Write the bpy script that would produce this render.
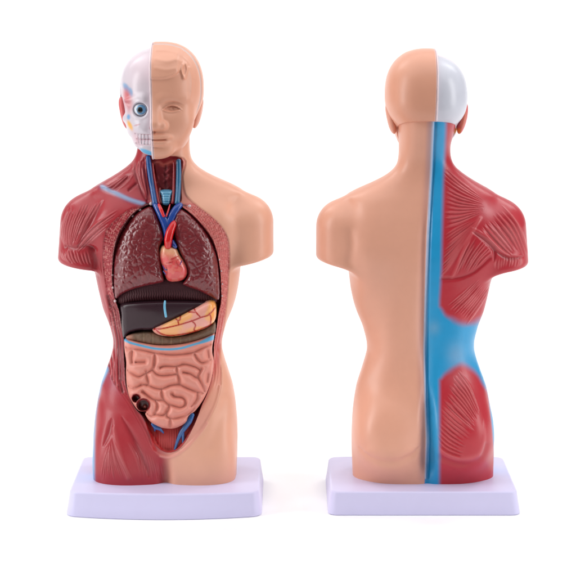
import bpy, bmesh, math, time
import numpy as np
from mathutils import Vector, Matrix
from mathutils.geometry import delaunay_2d_cdt
T0 = time.time()
for o in list(bpy.data.objects): bpy.data.objects.remove(o)
sc = bpy.context.scene
C = sc.collection
# ------------------------------------------------------------------ camera, world, lamps
# design unit: the model is 474 units (10.6 in) tall; S turns units into metres
S = 0.27 / 474.0
CAMD, CAMZ, HOR = 1800.0, 545.5, -49.0
cd = bpy.data.cameras.new('camera'); cam = bpy.data.objects.new('camera', cd); C.objects.link(cam)
cd.lens = 36.0 * CAMD / 576.0; cd.sensor_width = 36.0
cd.shift_y = -(288.0 - HOR) / 576.0
cd.clip_start = 0.01; cd.clip_end = 400
cam.location = (0, -CAMD * S, CAMZ * S); cam.rotation_euler = (math.radians(90), 0, 0)
sc.camera = cam
sc.view_settings.view_transform = 'Standard'; sc.view_settings.look = 'None'
sc.view_settings.exposure = 0.0; sc.view_settings.gamma = 1.0
w = bpy.data.worlds.new("World"); sc.world = w; w.use_nodes = True
nt = w.node_tree; nt.nodes.clear()
wo = nt.nodes.new('ShaderNodeOutputWorld'); bg = nt.nodes.new('ShaderNodeBackground')
tc = nt.nodes.new('ShaderNodeTexCoord'); sx = nt.nodes.new('ShaderNodeSeparateXYZ')
rp = nt.nodes.new('ShaderNodeValToRGB')
nt.links.new(tc.outputs['Generated'], sx.inputs[0]); 
mr = nt.nodes.new('ShaderNodeMapRange'); mr.inputs['From Min'].default_value = -1
nt.links.new(sx.outputs['Z'], mr.inputs['Value']); nt.links.new(mr.outputs[0], rp.inputs[0])
rp.color_ramp.elements[0].position = 0.48; rp.color_ramp.elements[0].color = (.28, .28, .30, 1)
rp.color_ramp.elements[1].position = 0.90; rp.color_ramp.elements[1].color = (1.0, 1.0, 1.0, 1)
nt.links.new(rp.outputs[0], bg.inputs['Color']); bg.inputs['Strength'].default_value = 0.40
nt.links.new(bg.outputs[0], wo.inputs['Surface'])

def area(name, loc, target, sx_, sy_, power, col=(1, 1, 1)):
    l = bpy.data.lights.new(name, 'AREA'); l.shape = 'RECTANGLE'; l.size = sx_; l.size_y = sy_; l.energy = power; l.color = col
    o = bpy.data.objects.new(name, l); C.objects.link(o); o.location = loc
    o.rotation_euler = (Vector(target) - Vector(loc)).to_track_quat('-Z', 'Y').to_euler()
    return o
MID = (0, 0, 0.14)
area('softbox_lamp', (-0.86, -0.27, 0.38), MID, 0.26, 0.8, 4.5)
area('softbox_lamp', (0.86, -0.27, 0.38), MID, 0.26, 0.8, 3.7)
area('added_overhead_light', (0, 0.10, 1.25), (0, 0.10, 0), 2.2, 1.8, 16.3)  # unseen overhead light, added to keep the ground white
area('added_backdrop_light', (-0.9, 0.75, 1.1), (0, 1.9, 0.35), 1.0, 0.5, 8.5)  # unseen pair of lights, added to whiten the sweep behind
area('added_backdrop_light', (0.9, 0.75, 1.1), (0, 1.9, 0.35), 1.0, 0.5, 8.5)

# ------------------------------------------------------------------ helpers
def lin(c):
    c = np.asarray(c, float) / 255.0
    return np.where(c <= 0.04045, c / 12.92, ((c + 0.055) / 1.055) ** 2.4).astype(np.float32)
AX, BX, BK = 165.5, 422.5, 0.985
def un(u, v, Y):
    """place on the front (photo u, v at depth Y) -> model x, z"""
    s = CAMD / (CAMD + Y)
    return 288 + (u - 288) / s - AX, CAMZ - (v - HOR) / s
def fr(P):
    s = CAMD / (CAMD + P[:, 1])
    return 288 + (AX - 288 + P[:, 0]) * s, HOR + (CAMZ - P[:, 2]) * s
def bk(P):
    s = CAMD / (CAMD - BK * P[:, 1])
    return 288 + (BX - 288 - BK * P[:, 0]) * s, HOR + (CAMZ - BK * P[:, 2]) * s
def sstep(a, b, x):
    t = np.clip((x - a) / (b - a), 0, 1); return t * t * (3 - 2 * t)
def cr(pts, n=6, closed=False):
    p = [np.array(q, float) for q in pts]; m = len(p); out = []
    for i in range(m if closed else m - 1):
        a = p[(i - 1) % m] if (closed or i > 0) else p[0]; b = p[i]; c = p[(i + 1) % m]
        d = p[(i + 2) % m] if (closed or i < m - 2) else p[-1]
        for k in range(n):
            t = k / n
            out.append(0.5 * ((2 * b) + (c - a) * t + (2 * a - 5 * b + 4 * c - d) * t * t + (-a + 3 * b - 3 * c + d) * t ** 3))
    if not closed: out.append(p[-1])
    return np.array(out)
def segdist(U, V, pts, closed=False):
    D = np.full(U.shape, 1e9, np.float32); n = len(pts); Tt = np.zeros(U.shape, np.float32)
    m = n if closed else n - 1
    for i in range(m):
        a = pts[i]; b = pts[(i + 1) % n]; d = b - a; L = max(float(d @ d), 1e-9)
        t = np.clip(((U - a[0]) * d[0] + (V - a[1]) * d[1]) / L, 0, 1)
        q = (U - a[0] - t * d[0]) ** 2 + (V - a[1] - t * d[1]) ** 2
        k = q < D; D = np.where(k, q, D); Tt = np.where(k, (i + t) / m, Tt)
    return np.sqrt(D), Tt
def inside(U, V, pts):
    r = np.zeros(U.shape, bool); n = len(pts)
    for i in range(n):
        x1, y1 = pts[i]; x2, y2 = pts[(i + 1) % n]
        if y1 == y2: continue
        r ^= ((y1 > V) != (y2 > V)) & (U < (x2 - x1) * (V - y1) / (y2 - y1) + x1)
    return r
def sdpoly(U, V, pts):
    D, _ = segdist(U, V, pts, True); return np.where(inside(U, V, pts), -D, D)

class Map:
    """a painted and carved chart of one side of the body"""
    def __init__(s, u0, v0, u1, v1, R=3):
        s.u0, s.v0, s.R = u0, v0, R; s.w, s.h = int((u1 - u0) * R), int((v1 - v0) * R)
        s.V, s.U = np.meshgrid(v0 + np.arange(s.h) / R, u0 + np.arange(s.w) / R, indexing='ij')
        s.U = s.U.astype(np.float32); s.V = s.V.astype(np.float32)
        s.H = np.zeros((s.h, s.w), np.float32); s.D = np.zeros((s.h, s.w), np.float32)
        s.C = np.zeros((s.h, s.w, 3), np.float32)
    def box(s, pts, pad):
        lo = np.min(pts, 0) - pad; hi = np.max(pts, 0) + pad
        a = max(0, int((lo[0] - s.u0) * s.R)); b = min(s.w, int((hi[0] - s.u0) * s.R) + 2)
        c = max(0, int((lo[1] - s.v0) * s.R)); d = min(s.h, int((hi[1] - s.v0) * s.R) + 2)
        return slice(c, max(d, c)), slice(a, max(a, b))
    def stroke(s, pts, wd, h=0.0, col=None, alpha=1.0, taper=False, soft=1.0):
        pts = np.array(pts, float); bx = s.box(pts, wd * 3 + 2)
        if s.U[bx].size == 0: return
        D, t = segdist(s.U[bx], s.V[bx], pts)
        ww = wd * np.maximum(.1, np.sin(np.clip(t, 0.0, 1) * math.pi) * .85 + .15) if taper else wd
        g = np.exp(-(D / ww) ** 2 * soft)
        if taper: g = g * np.clip(np.sin(np.clip(t, 0, 1) * math.pi), 0, 1) ** .6
        s.H[bx] += h * g
        if col is not None:
            k = (g * alpha)[..., None]; s.C[bx] = s.C[bx] * (1 - k) + lin(col) * k
    def line(s, pts, wd, col, h=0.0, edge=0.4):
        pts = np.array(pts, float); bx = s.box(pts, wd + 3)
        D, t = segdist(s.U[bx], s.V[bx], pts); k = 1 - sstep(wd / 2 - edge, wd / 2 + edge, D)
        s.C[bx] = s.C[bx] * (1 - k[..., None]) + lin(col) * k[..., None]
        if h: s.H[bx] += h * np.sqrt(np.clip(1 - (D / (wd / 2 + .6)) ** 2, 0, 1))
    def fill(s, poly, col=None, edge=0.5, h=0.0, d=0.0, dedge=None):
        poly = np.array(poly, float); bx = s.box(poly, max(edge, dedge or 0) + 2)
        sd = sdpoly(s.U[bx], s.V[bx], poly); k = 1 - sstep(-edge, edge, sd)
        if col is not None: s.C[bx] = s.C[bx] * (1 - k[..., None]) + lin(col) * k[..., None]
        if h: s.H[bx] += h * k
        if d:
            e = dedge or edge; kk = 1 - sstep(-e, 0, sd); s.D[bx] = np.maximum(s.D[bx], d * kk)
        return bx, sd
    def fan(s, A, B, n, wd=0.8, h=0.6, col=None, alpha=.35, jit=.25, seed=1, dark=None):
        rg = np.random.RandomState(seed); A = cr(A, 8); B = cr(B, 8)
        A = A[np.linspace(0, len(A) - 1, 20).astype(int)]; B = B[np.linspace(0, len(B) - 1, 20).astype(int)]
        for i in range(n):
            t = (i + (rg.rand() - .5) * jit * 2) / max(n - 1, 1); P = A * (1 - t) + B * t
            a = int(rg.rand() * 4); b = 20 - int(rg.rand() * 4)
            s.stroke(P[a:b], wd * (0.8 + .5 * rg.rand()), h * (0.7 + .6 * rg.rand()), col, alpha, taper=True)
            if i < n - 1:
                t2 = (i + .5) / max(n - 1, 1); Q = A * (1 - t2) + B * t2
                s.stroke(Q[a:b], wd * .8, -h * .8, dark, .25, taper=True)
    def samp(s, A, u, v):
        x = np.clip((u - s.u0) * s.R, 0, s.w - 1.001); y = np.clip((v - s.v0) * s.R, 0, s.h - 1.001)
        i = x.astype(int); j = y.astype(int); fx = x - i; fy = y - j
        if A.ndim == 3: fx = fx[:, None]; fy = fy[:, None]
        return (A[j, i] * (1 - fx) + A[j, i + 1] * fx) * (1 - fy) + (A[j + 1, i] * (1 - fx) + A[j + 1, i + 1] * fx) * fy

def surface_nets(f, lo, hi, h):
    ax = [np.arange(lo[i], hi[i] + h, h, dtype=np.float32) for i in range(3)]
    n = [len(a) for a in ax]; V = np.empty(n, np.float32)
    for i0 in range(0, n[0], 16):
        X, Y, Z = np.meshgrid(ax[0][i0:i0 + 16], ax[1], ax[2], indexing='ij')
        V[i0:i0 + 16] = f(np.stack([X.ravel(), Y.ravel(), Z.ravel()], 1)).reshape(X.shape)
    sg = V < 0
    cnt = np.zeros([k - 1 for k in n], np.int8)
    sl = lambda d, k: slice(d, k - 1 + d)
    for c in range(8):
        cnt += sg[sl(c & 1, n[0]), sl(c >> 1 & 1, n[1]), sl(c >> 2 & 1, n[2])]
    ci = np.argwhere((cnt > 0) & (cnt < 8))
    idx = np.full(cnt.shape, -1, np.int64); idx[ci[:, 0], ci[:, 1], ci[:, 2]] = np.arange(len(ci))
    acc = np.zeros((len(ci), 3)); num = np.zeros(len(ci))
    for a in range(3):
        o1, o2 = [k for k in range(3) if k != a]
        for p in range(4):
            d = np.zeros(3, int); d[o1] = p & 1; d[o2] = p >> 1
            q = ci + d; e = q.copy(); e[:, a] += 1
            v0 = V[q[:, 0], q[:, 1], q[:, 2]]; v1 = V[e[:, 0], e[:, 1], e[:, 2]]
            m = (v0 < 0) != (v1 < 0); t = np.where(m, v0 / np.where(m, v0 - v1, 1), 0)
            P = q.astype(float); P[:, a] += t
            acc[m] += P[m]; num[m] += 1
    P = np.array(lo) + acc / num[:, None] * h
    Q = []
    for a in range(3):
        o1, o2 = (a + 1) % 3, (a + 2) % 3
        s0 = [slice(None)] * 3; s1 = [slice(None)] * 3; s0[a] = slice(0, -1); s1[a] = slice(1, None)
        A = sg[tuple(s0)]; B = sg[tuple(s1)]
        e = np.argwhere(A != B); e = e[(e[:, o1] > 0) & (e[:, o2] > 0) & (e[:, o1] < n[o1] - 1) & (e[:, o2] < n[o2] - 1)]
        fl = A[e[:, 0], e[:, 1], e[:, 2]]
        def g(d1, d2):
            k = e.copy(); k[:, o1] -= d1; k[:, o2] -= d2; return idx[k[:, 0], k[:, 1], k[:, 2]]
        q = np.stack([g(1, 1), g(0, 1), g(0, 0), g(1, 0)], 1)
        q[~fl] = q[~fl][:, ::-1]; Q.append(q)
    return P, np.concatenate(Q)
def grad(f, P, e=.4):
    G = np.empty_like(P)
    for a in range(3):
        d = np.zeros(3); d[a] = e; G[:, a] = (f(P + d) - f(P - d)) / (2 * e)
    return G
def project(f, P, it=2, cap=1.0):
    for _ in range(it):
        g = grad(f, P); v = f(P); st = v[:, None] * g / np.maximum((g * g).sum(1), 1e-3)[:, None]
        L = np.linalg.norm(st, axis=1); P = P - st * np.minimum(1, cap / np.maximum(L, 1e-6))[:, None]
    return P
def subdivide(P, Q):
    n = len(P); e = np.stack([Q, np.roll(Q, -1, 1)], 2); es = np.sort(e, 2).reshape(-1, 2)
    key = es[:, 0].astype(np.int64) * n + es[:, 1]; u, inv = np.unique(key, return_inverse=True)
    inv = inv.reshape(-1, 4); E = (P[u // n] + P[u % n]) / 2; F = P[Q].mean(1)
    fi = n + len(u) + np.arange(len(Q)); ei = n + inv
    out = [np.stack([Q[:, k], ei[:, k], fi, ei[:, (k + 3) % 4]], 1) for k in range(4)]
    return np.concatenate([P, E, F]), np.concatenate(out)
def vnormals(P, Q):
    a = P[Q[:, 2]] - P[Q[:, 0]]; b = P[Q[:, 3]] - P[Q[:, 1]]; fn = np.cross(a, b); N = np.zeros_like(P)
    for k in range(4):
        for c in range(3): N[:, c] += np.bincount(Q[:, k], fn[:, c], len(P))
    return N / np.maximum(np.linalg.norm(N, axis=1), 1e-12)[:, None]
def smin(a, b, k):
    h = np.clip(.5 + .5 * (b - a) / k, 0, 1); return b * (1 - h) + a * h - k * h * (1 - h)
def smax(a, b, k): return -smin(-a, -b, k)
def ell(P, c, r, p=2.0):
    q = np.abs((P - np.array(c)) / np.array(r)); s = (q ** p).sum(1) ** (1 / p); return (s - 1) * min(r)
def capsule(P, a, b, r1, r2, ys=1.0):
    a = np.array(a, float); b = np.array(b, float); sc_ = np.array([1, ys, 1]); Q = (P - a) * sc_; d = (b - a) * sc_
    t = np.clip(Q @ d / (d @ d), 0, 1); return np.linalg.norm(Q - t[:, None] * d, axis=1) - (r1 + (r2 - r1) * t)
rng = np.random.RandomState(7)
_perm = rng.rand(64, 64, 64).astype(np.float32)
def noise(P, sc_):
    q = P * sc_; i = np.floor(q).astype(int); f = q - i; f = f * f * (3 - 2 * f); r = 0
    for c in range(8):
        d = np.array([c & 1, c >> 1 & 1, c >> 2 & 1]); k = (i + d) & 63
        w_ = np.prod(np.where(d, f, 1 - f), 1); r = r + w_ * _perm[k[:, 0], k[:, 1], k[:, 2]]
    return r * 2 - 1
def worley(P, sc_, seed=0):
    """distance to nearest and second nearest scattered point in the u, v chart"""
    q = P * sc_; i = np.floor(q).astype(int); d1 = np.full(len(q), 9.); d2 = d1.copy()
    for dx in (-1, 0, 1):
        for dy in (-1, 0, 1):
            k = i + [dx, dy]; a = _perm[(k[:, 0] + seed) & 63, k[:, 1] & 63, 3]; b = _perm[(k[:, 0] + seed) & 63, k[:, 1] & 63, 9]
            d = np.hypot(k[:, 0] + a - q[:, 0], k[:, 1] + b - q[:, 1])
            d2 = np.where(d < d1, d1, np.minimum(d2, d)); d1 = np.minimum(d1, d)
    return d1, d2

MATS = {}
def mat(name, rough=.38, coat=.0, spec=.5, color=None, bump=0.0, bscale=900, mott=0.05, sss=0.0):
    if name in MATS: return MATS[name]
    m = bpy.data.materials.new(name); m.use_nodes = True; t = m.node_tree; b = t.nodes['Principled BSDF']
    b.inputs['Roughness'].default_value = rough; b.inputs['Specular IOR Level'].default_value = spec
    b.inputs['Coat Weight'].default_value = coat; b.inputs['Coat Roughness'].default_value = .2
    co = t.nodes.new('ShaderNodeTexCoord'); n = t.nodes.new('ShaderNodeTexNoise'); n.inputs['Scale'].default_value = bscale / 8
    n.inputs['Detail'].default_value = 4; t.links.new(co.outputs['Object'], n.inputs['Vector'])
    mp = t.nodes.new('ShaderNodeMapRange'); mp.inputs['To Min'].default_value = 1 - mott; mp.inputs['To Max'].default_value = 1 + mott
    t.links.new(n.outputs['Fac'], mp.inputs['Value'])
    mx = t.nodes.new('ShaderNodeMix'); mx.data_type = 'RGBA'; mx.blend_type = 'MULTIPLY'; mx.inputs['Factor'].default_value = 1
    if color is None:
        at = t.nodes.new('ShaderNodeAttribute'); at.attribute_name = 'Col'; t.links.new(at.outputs['Color'], mx.inputs['A'])
    else: mx.inputs['A'].default_value = (*[float(x) for x in lin(color)], 1)
    t.links.new(mp.outputs[0], mx.inputs['B']); t.links.new(mx.outputs['Result'], b.inputs['Base Color'])
    n3 = t.nodes.new('ShaderNodeTexNoise'); n3.inputs['Scale'].default_value = bscale / 14; t.links.new(co.outputs['Object'], n3.inputs['Vector'])
    m3 = t.nodes.new('ShaderNodeMapRange'); m3.inputs['To Min'].default_value = rough - .06; m3.inputs['To Max'].default_value = rough + .08
    t.links.new(n3.outputs['Fac'], m3.inputs['Value']); t.links.new(m3.outputs[0], b.inputs['Roughness'])
    if bump:
        n2 = t.nodes.new('ShaderNodeTexNoise'); n2.inputs['Scale'].default_value = bscale; t.links.new(co.outputs['Object'], n2.inputs['Vector'])
        bp = t.nodes.new('ShaderNodeBump'); bp.inputs['Strength'].default_value = bump; bp.inputs['Distance'].default_value = .0004
        t.links.new(n2.outputs['Fac'], bp.inputs['Height']); t.links.new(bp.outputs['Normal'], b.inputs['Normal'])
    if sss:
        b.inputs['Subsurface Weight'].default_value = sss; b.inputs['Subsurface Radius'].default_value = (1, .4, .25); b.inputs['Subsurface Scale'].default_value = .002
    MATS[name] = m; return m
def mesh_obj(name, P, F, m, parent, col=None, N=None, label=None):
    me = bpy.data.meshes.new(name); P = np.asarray(P, float) * S
    if isinstance(F, np.ndarray):
        k = F.shape[1]; me.vertices.add(len(P)); me.vertices.foreach_set('co', P.astype(np.float32).ravel())
        me.loops.add(F.size); me.loops.foreach_set('vertex_index', F.astype(np.int32).ravel())
        me.polygons.add(len(F)); me.polygons.foreach_set('loop_start', (np.arange(len(F)) * k).astype(np.int32))
    else: me.from_pydata(P.tolist(), [], F)
    me.update(calc_edges=True); me.validate()
    me.polygons.foreach_set('use_smooth', np.ones(len(me.polygons), bool))
    if col is not None and len(me.vertices) == len(P):
        a = me.color_attributes.new('Col', 'FLOAT_COLOR', 'POINT')
        a.data.foreach_set('color', np.concatenate([np.clip(col, 0, 1), np.ones((len(P), 1))], 1).astype(np.float32).ravel())
    if N is not None and len(me.vertices) == len(P): me.normals_split_custom_set_from_vertices(N.tolist())
    me.materials.append(m); o = bpy.data.objects.new(name, me); C.objects.link(o); o.parent = parent
    if label: o['label'] = label
    return o
def submesh(P, Q, N, col, mask):
    q = Q[mask]; used = np.unique(q); mp = np.full(len(P), -1); mp[used] = np.arange(len(used))
    return P[used], mp[q], col[used], N[used]
def tube(name, pts3, rad, m, parent, col, seg=12, flat=1.0):
    """swept tube through model-space points, with rounded ends"""
    pts = np.array(pts3, float); n = len(pts); rad = np.broadcast_to(np.array(rad, float), (n,)).copy()
    tn = np.gradient(pts, axis=0); tn /= np.linalg.norm(tn, axis=1)[:, None]
    ref = np.array([0, 1., 0.]); P = []; F = []
    pts = np.concatenate([pts[:1] - tn[:1] * rad[0] * .5, pts, pts[-1:] + tn[-1:] * rad[-1] * .5]); tn = np.concatenate([tn[:1], tn, tn[-1:]])
    rad = np.concatenate([[rad[0] * .45], rad, [rad[-1] * .45]])
    for i in range(len(pts)):
        a = np.cross(tn[i], ref); a /= max(np.linalg.norm(a), 1e-6); b = np.cross(tn[i], a)
        for k in range(seg):
            t = 2 * math.pi * k / seg; P.append(pts[i] + rad[i] * (math.cos(t) * a + flat * math.sin(t) * b))
    for i in range(len(pts) - 1):
        for k in range(seg): F.append([i * seg + k, i * seg + (k + 1) % seg, (i + 1) * seg + (k + 1) % seg, (i + 1) * seg + k])
    F.append(list(range(seg))[::-1]); F.append([(len(pts) - 1) * seg + k for k in range(seg)])
    c = np.tile(lin(col), (len(P), 1)); return mesh_obj(name, np.array(P), F, m, parent, c)

# ------------------------------------------------------------------ the body as an implicit surface
tab = np.array([  # photo v, x left, x right, front, back
 [96, -36.5, 28, 16, 43], [110, -35, 27, 17, 42], [119, -33, 25.5, 18, 40], [130, -30.5, 24.5, 19, 35.5], [140, -28, 24, 21, 30.5], [150, -28.2, 24.3, 23.5, 27], [157, -30.3, 25.2, 24, 25.5], [162, -33.5, 27.5, 24, 25],
 [167, -39.5, 32.5, 24, 25], [171, -45, 38, 24.5, 25.5],
 [177, -54.5, 50, 25.5, 26.5], [184.6, -68.5, 68, 28, 29], [191, -78, 80, 31, 31.5], [198, -79, 80, 34, 33.5], [210, -76, 77, 38, 37], [230, -73, 75, 43, 40], [250, -72, 75, 45.5, 40], [268, -71, 75, 46, 38],
 [285, -67.5, 73, 45, 35.5], [298, -64.5, 70.3, 43.5, 33], [308, -62, 67, 42, 31.5], [322, -56.2, 61, 40, 29.5], [338, -52.2, 56.8, 38.5, 28.5], [347, -52.2, 56.2, 38, 29], [358, -55.2, 59.2, 38, 31], [370, -59.6, 63, 38.5, 33.5], [383, -64.4, 67.3, 39, 36.5],
 [398, -67.5, 69.8, 40, 39], [413, -70, 71.3, 41, 41], [435, -72, 72.3, 40, 40], [453, -72.2, 71.8, 38, 37], [473, -71.6, 71, 37, 36], [490, -71.5, 70.5, 37, 35]], float)
tz = 496.5 - tab[:, 0]
zz = np.linspace(tz.min(), tz.max(), 600); o_ = np.argsort(tz)
prof = [np.interp(zz, tz[o_], tab[o_, k]) for k in range(1, 5)]
ker = np.exp(-np.linspace(-2, 2, 25) ** 2); ker /= ker.sum()
prof = [np.convolve(np.pad(p, 12, 'edge'), ker, 'valid') for p in prof]
def trunk(P):
    x, y, z = P.T; L = np.interp(z, zz, prof[0]); R = np.interp(z, zz, prof[1]); F = np.interp(z, zz, prof[2]); B = np.interp(z, zz, prof[3])
    cx = (L + R) / 2; wd = (R - L) / 2; d = np.where(y < 0, F, B)
    p = 2.35; q = (np.abs((x - cx) / wd) ** p + (np.abs(y) / d) ** p + 1e-9) ** (1 / p)
    return (q - 1) * np.minimum(wd, d)
def body(P):
    x, y, z = P.T; f = trunk(P)
    for sgn, a, b, zc, sl in ((-1, -76.5, -80.5, 231.5, .14), (1, 80.5, 81, 235.5, .21)):
        ra = 28.5 if sgn < 0 else 27.5
        c = capsule(P, (a, 0, 496.5 - 222), (b, -1, 496.5 - 285), ra, ra, ys=.92)
        cut = (zc - z) * .955 + (x * sgn - 80) * sl
        c = smax(c, cut, 5.0)
        f = smin(f, c, 6.0)
    # chest, shoulder blade hollow, spine groove, buttocks, thighs
    pec = [ell(P, (35 * s, -30, 272), (34, 15, 26)) for s in (-1, 1)]
    for e in pec: f = smin(f, e, 12)
    for s in (-1, 1):
        f = smin(f, ell(P, (34.5 * s, 24, 70), (33, 29, 43)), 11)
        f = smin(f, ell(P, (46 * s, 22, 262), (28, 19, 40)), 12)
        f = smin(f, ell(P, (37 * s, -22, 36), (31, 19, 46)), 9)
        f = smin(f, ell(P, (22 * s, 20, 170), (17, 13, 70)), 14)
    xs = x + 2.0 - 4 * sstep(120, 190, z) + 4 * sstep(250, 330, z)
    groove = np.exp(-(xs / 5.5) ** 2) * (y > 0) * (3.4 * sstep(60, 110, z) * (1 - sstep(270, 310, z)) + 7.5 * (1 - sstep(92, 128, z)) * sstep(22, 50, z) + 4.0 * (1 - sstep(40, 70, z)))
    f = f + groove * .8
    f = f + np.exp(-((x - 2) / 7) ** 2) * (y < 0) * 6.5 * (1 - sstep(26, 62, z))
    f = np.maximum(f, 22.3 - z)
    return f

# ------------------------------------------------------------------ charts of the front and the back
RED = (170, 44, 53); RED2 = (188, 74, 80); SKIN = (228, 168, 141); SKINB = (226, 164, 138); BLUE = (44, 152, 204); SKY = (106, 170, 214)
MF = Map(45, 35, 285, 495)
U, V = MF.U, MF.V
k = sstep(-1.0, 1.0, U - 165.5)
k = np.where(V > 440, sstep(-7, 7, U - (167 + 0 * V)), k)[..., None]
MF.C[:] = lin(RED) * (1 - k) + lin(SKIN) * k
# blue fascia down the right flank of the muscle side
flank = np.interp(V, [322, 330, 345, 362, 372, 385, 400, 420, 440, 480], [104, 112, 116, 114, 108, 102, 97.5, 95.5, 94.6, 94.5])
b = (1 - sstep(-2.0, 2.0, U - flank)) * sstep(326, 338, V)
MF.C = MF.C * (1 - b[..., None]) + lin(SKY) * b[..., None]
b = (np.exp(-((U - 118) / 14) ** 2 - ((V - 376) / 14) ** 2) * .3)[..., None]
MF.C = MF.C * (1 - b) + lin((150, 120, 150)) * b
HI = (208, 120, 120); DK = (120, 26, 36)
MF.stroke(cr([(101, 186.5), (108, 189.5), (118, 194.5), (130, 200), (146, 205)]), 3.0, 1.2, (140, 120, 150), .5); MF.line(cr([(103, 187.5), (108, 189.8), (118, 194.5), (130, 200), (145, 204.6)]), 3.8, (140, 156, 190), 0, 1.6)
MF.fan([(68, 208), (62, 232), (66, 250)], [(100, 202), (88, 222), (75, 247)], 11, 1.0, .75, HI, .35, seed=2, dark=DK)
MF.fan([(74, 250), (92, 228), (120, 208)], [(80, 252), (98, 236), (110, 226)], 5, 1.2, .8, HI, .3, seed=3, dark=DK)
MF.stroke(cr([(104, 200), (92, 220), (77, 248)]), 3.6, -1.5, DK, .35, taper=True)
MF.stroke(cr([(66, 247), (76, 248), (88, 246), (95, 250)]), 2.0, -1.4, DK, .3)
MF.stroke(cr([(92, 249), (95, 258), (95, 268)]), 3.0, -1.6, DK, .25)
MF.fan([(60, 250), (63, 258), (68, 263)], [(88, 250), (90, 260), (92, 266)], 9, 1.0, .7, HI, .35, seed=4, dark=DK)
MF.fan([(137, 158), (134, 170), (142, 196)], [(145, 158), (147, 180), (151, 200)], 5, 1.3, .6, HI, .35, seed=5, dark=DK)
MF.fan([(120, 178), (110, 184), (102, 188)], [(136, 172), (126, 184), (116, 192)], 5, 1.3, .8, HI, .25, seed=6, dark=DK)
MF.stroke(cr([(127, 178), (121, 184), (112, 188)]), 3.2, -1.6, DK, .45)
MF.stroke([(129, 190), (136, 184)], 1.4, -1.2, DK, .7)
MF.stroke(cr([(134, 170), (139, 186), (147, 200)]), 1.8, -1.0, DK, .3)
MF.fan([(97, 262), (103, 290), (110, 322)], [(103, 248), (106, 280), (114, 318)], 4, 1.2, .5, HI, .25, seed=8, dark=DK)
# thigh folds
MF.stroke(cr([(112, 418), (109, 432), (103, 447)]), 3.0, -1.1, DK, .35, taper=True)
MF.stroke(cr([(121, 416), (133, 436), (140, 452), (147, 468), (149, 478)]), 3.4, -1.9, DK, .4, taper=True)
MF.stroke(cr([(114, 428), (118, 446), (128, 478)]), 2.2, .9, HI, .25)
MF.fan([(109, 444), (104, 462), (101, 480)], [(113, 438), (122, 458), (134, 482)], 14, .8, .55, HI, .3, seed=9, dark=DK)
MF.fan([(128, 442), (136, 458), (142, 482)], [(134, 440), (144, 458), (147, 480)], 5, .8, .4, HI, .22, seed=10, dark=DK)
MF.fan([(144, 452), (148, 466), (150, 482)], [(160, 462), (162, 472), (164, 480)], 7, .8, .4, HI, .2, seed=11, dark=DK)
MF.stroke(cr([(99, 395), (108, 410), (120, 416)]), 5, -.6)
MF.stroke(cr([(210, 448), (217, 430), (226, 400)]), 6, -1.3)
# body cavity outline, with the cut rim around it
CAVL = [(153, 204), (140, 208.5), (131.5, 215), (124, 225), (117.5, 237), (113.5, 252), (112, 270), (112.5, 288), (115.5, 302), (119, 312), (121, 326), (123.5, 340), (123.5, 352), (124.5, 370), (125.5, 384), (129, 396), (135, 408), (142, 416)]
CAVB = [(146, 424), (149, 433), (153, 442), (159, 449), (168, 453), (178, 450), (186, 441), (193, 428), (197, 419)]
CAVR = [(203, 404), (208.5, 392), (213, 376), (214, 360), (214.5, 344), (217, 328), (219, 314), (221.5, 302), (221.5, 288), (220.5, 270), (217.5, 253), (212, 238), (203, 225.5), (193, 215), (184, 208), (177, 204)]
cav = cr(CAVL + CAVB + CAVR, 4, True)
RIML = [(184, 158), (183, 176), (185, 192), (190, 199), (200, 207.5), (212, 216.5), (221.5, 226), (227.3, 236), (229.5, 246), (229.8, 262), (229, 280), (227.8, 298), (226, 313), (224, 328), (221, 345), (220.5, 360), (222, 374), (221, 388), (217.5, 402), (211, 416), (202.5, 430),
        (195, 439), (188, 446.5), (178.5, 454), (168, 457.6), (158, 455), (151, 448), (145, 434), (137, 419), (127, 402), (117, 388), (110, 376), (107, 362), (107.5, 345), (110, 330), (109, 312), (106.5, 293), (104.3, 277), (103, 262), (103, 248), (105.5, 233), (111, 224), (121, 215), (132, 208), (146, 203), (146, 180), (144, 158)]
rim = cr(RIML, 4, True)
sdr = sdpoly(U, V, rim); sdc = sdpoly(U, V, cav)
kr = (1 - sstep(-.8, .8, sdr)); left = (U < 166)
rimcol = np.where((U < 166)[..., None], lin((166, 44, 54)), lin((206, 104, 98)))
low = np.clip((V - 345) / 50, 0, 1)[..., None]
rimcol = np.where((U > 166)[..., None], rimcol * (1 - low) + lin((226, 160, 136)) * low, rimcol * (1 - .5 * low) + lin((186, 70, 74)) * .5 * low)
_b = sstep(152, 178, U)[..., None]; _l = sstep(395, 425, V)[..., None]; rimcol = rimcol * (1 - _l) + (lin((182, 66, 72)) * (1 - _b) + lin((228, 160, 142)) * _b) * _l
neck = (V < 203)[..., None] & (U > 150)[..., None]
rimcol = np.where(neck, lin((214, 130, 112)), rimcol)
MF.C = MF.C * (1 - kr[..., None]) + rimcol * kr[..., None]
MF.H -= 1.2 * kr * (sdc > 0)
MF.H += 1.0 * np.exp(-((sdr + 1.0) / 1.1) ** 2) * (V > 385)
MF.stroke(rim[(rim[:, 1] > 420) & (rim[:, 0] > 160)], 1.2, .5, (224, 150, 138), .6)
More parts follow.
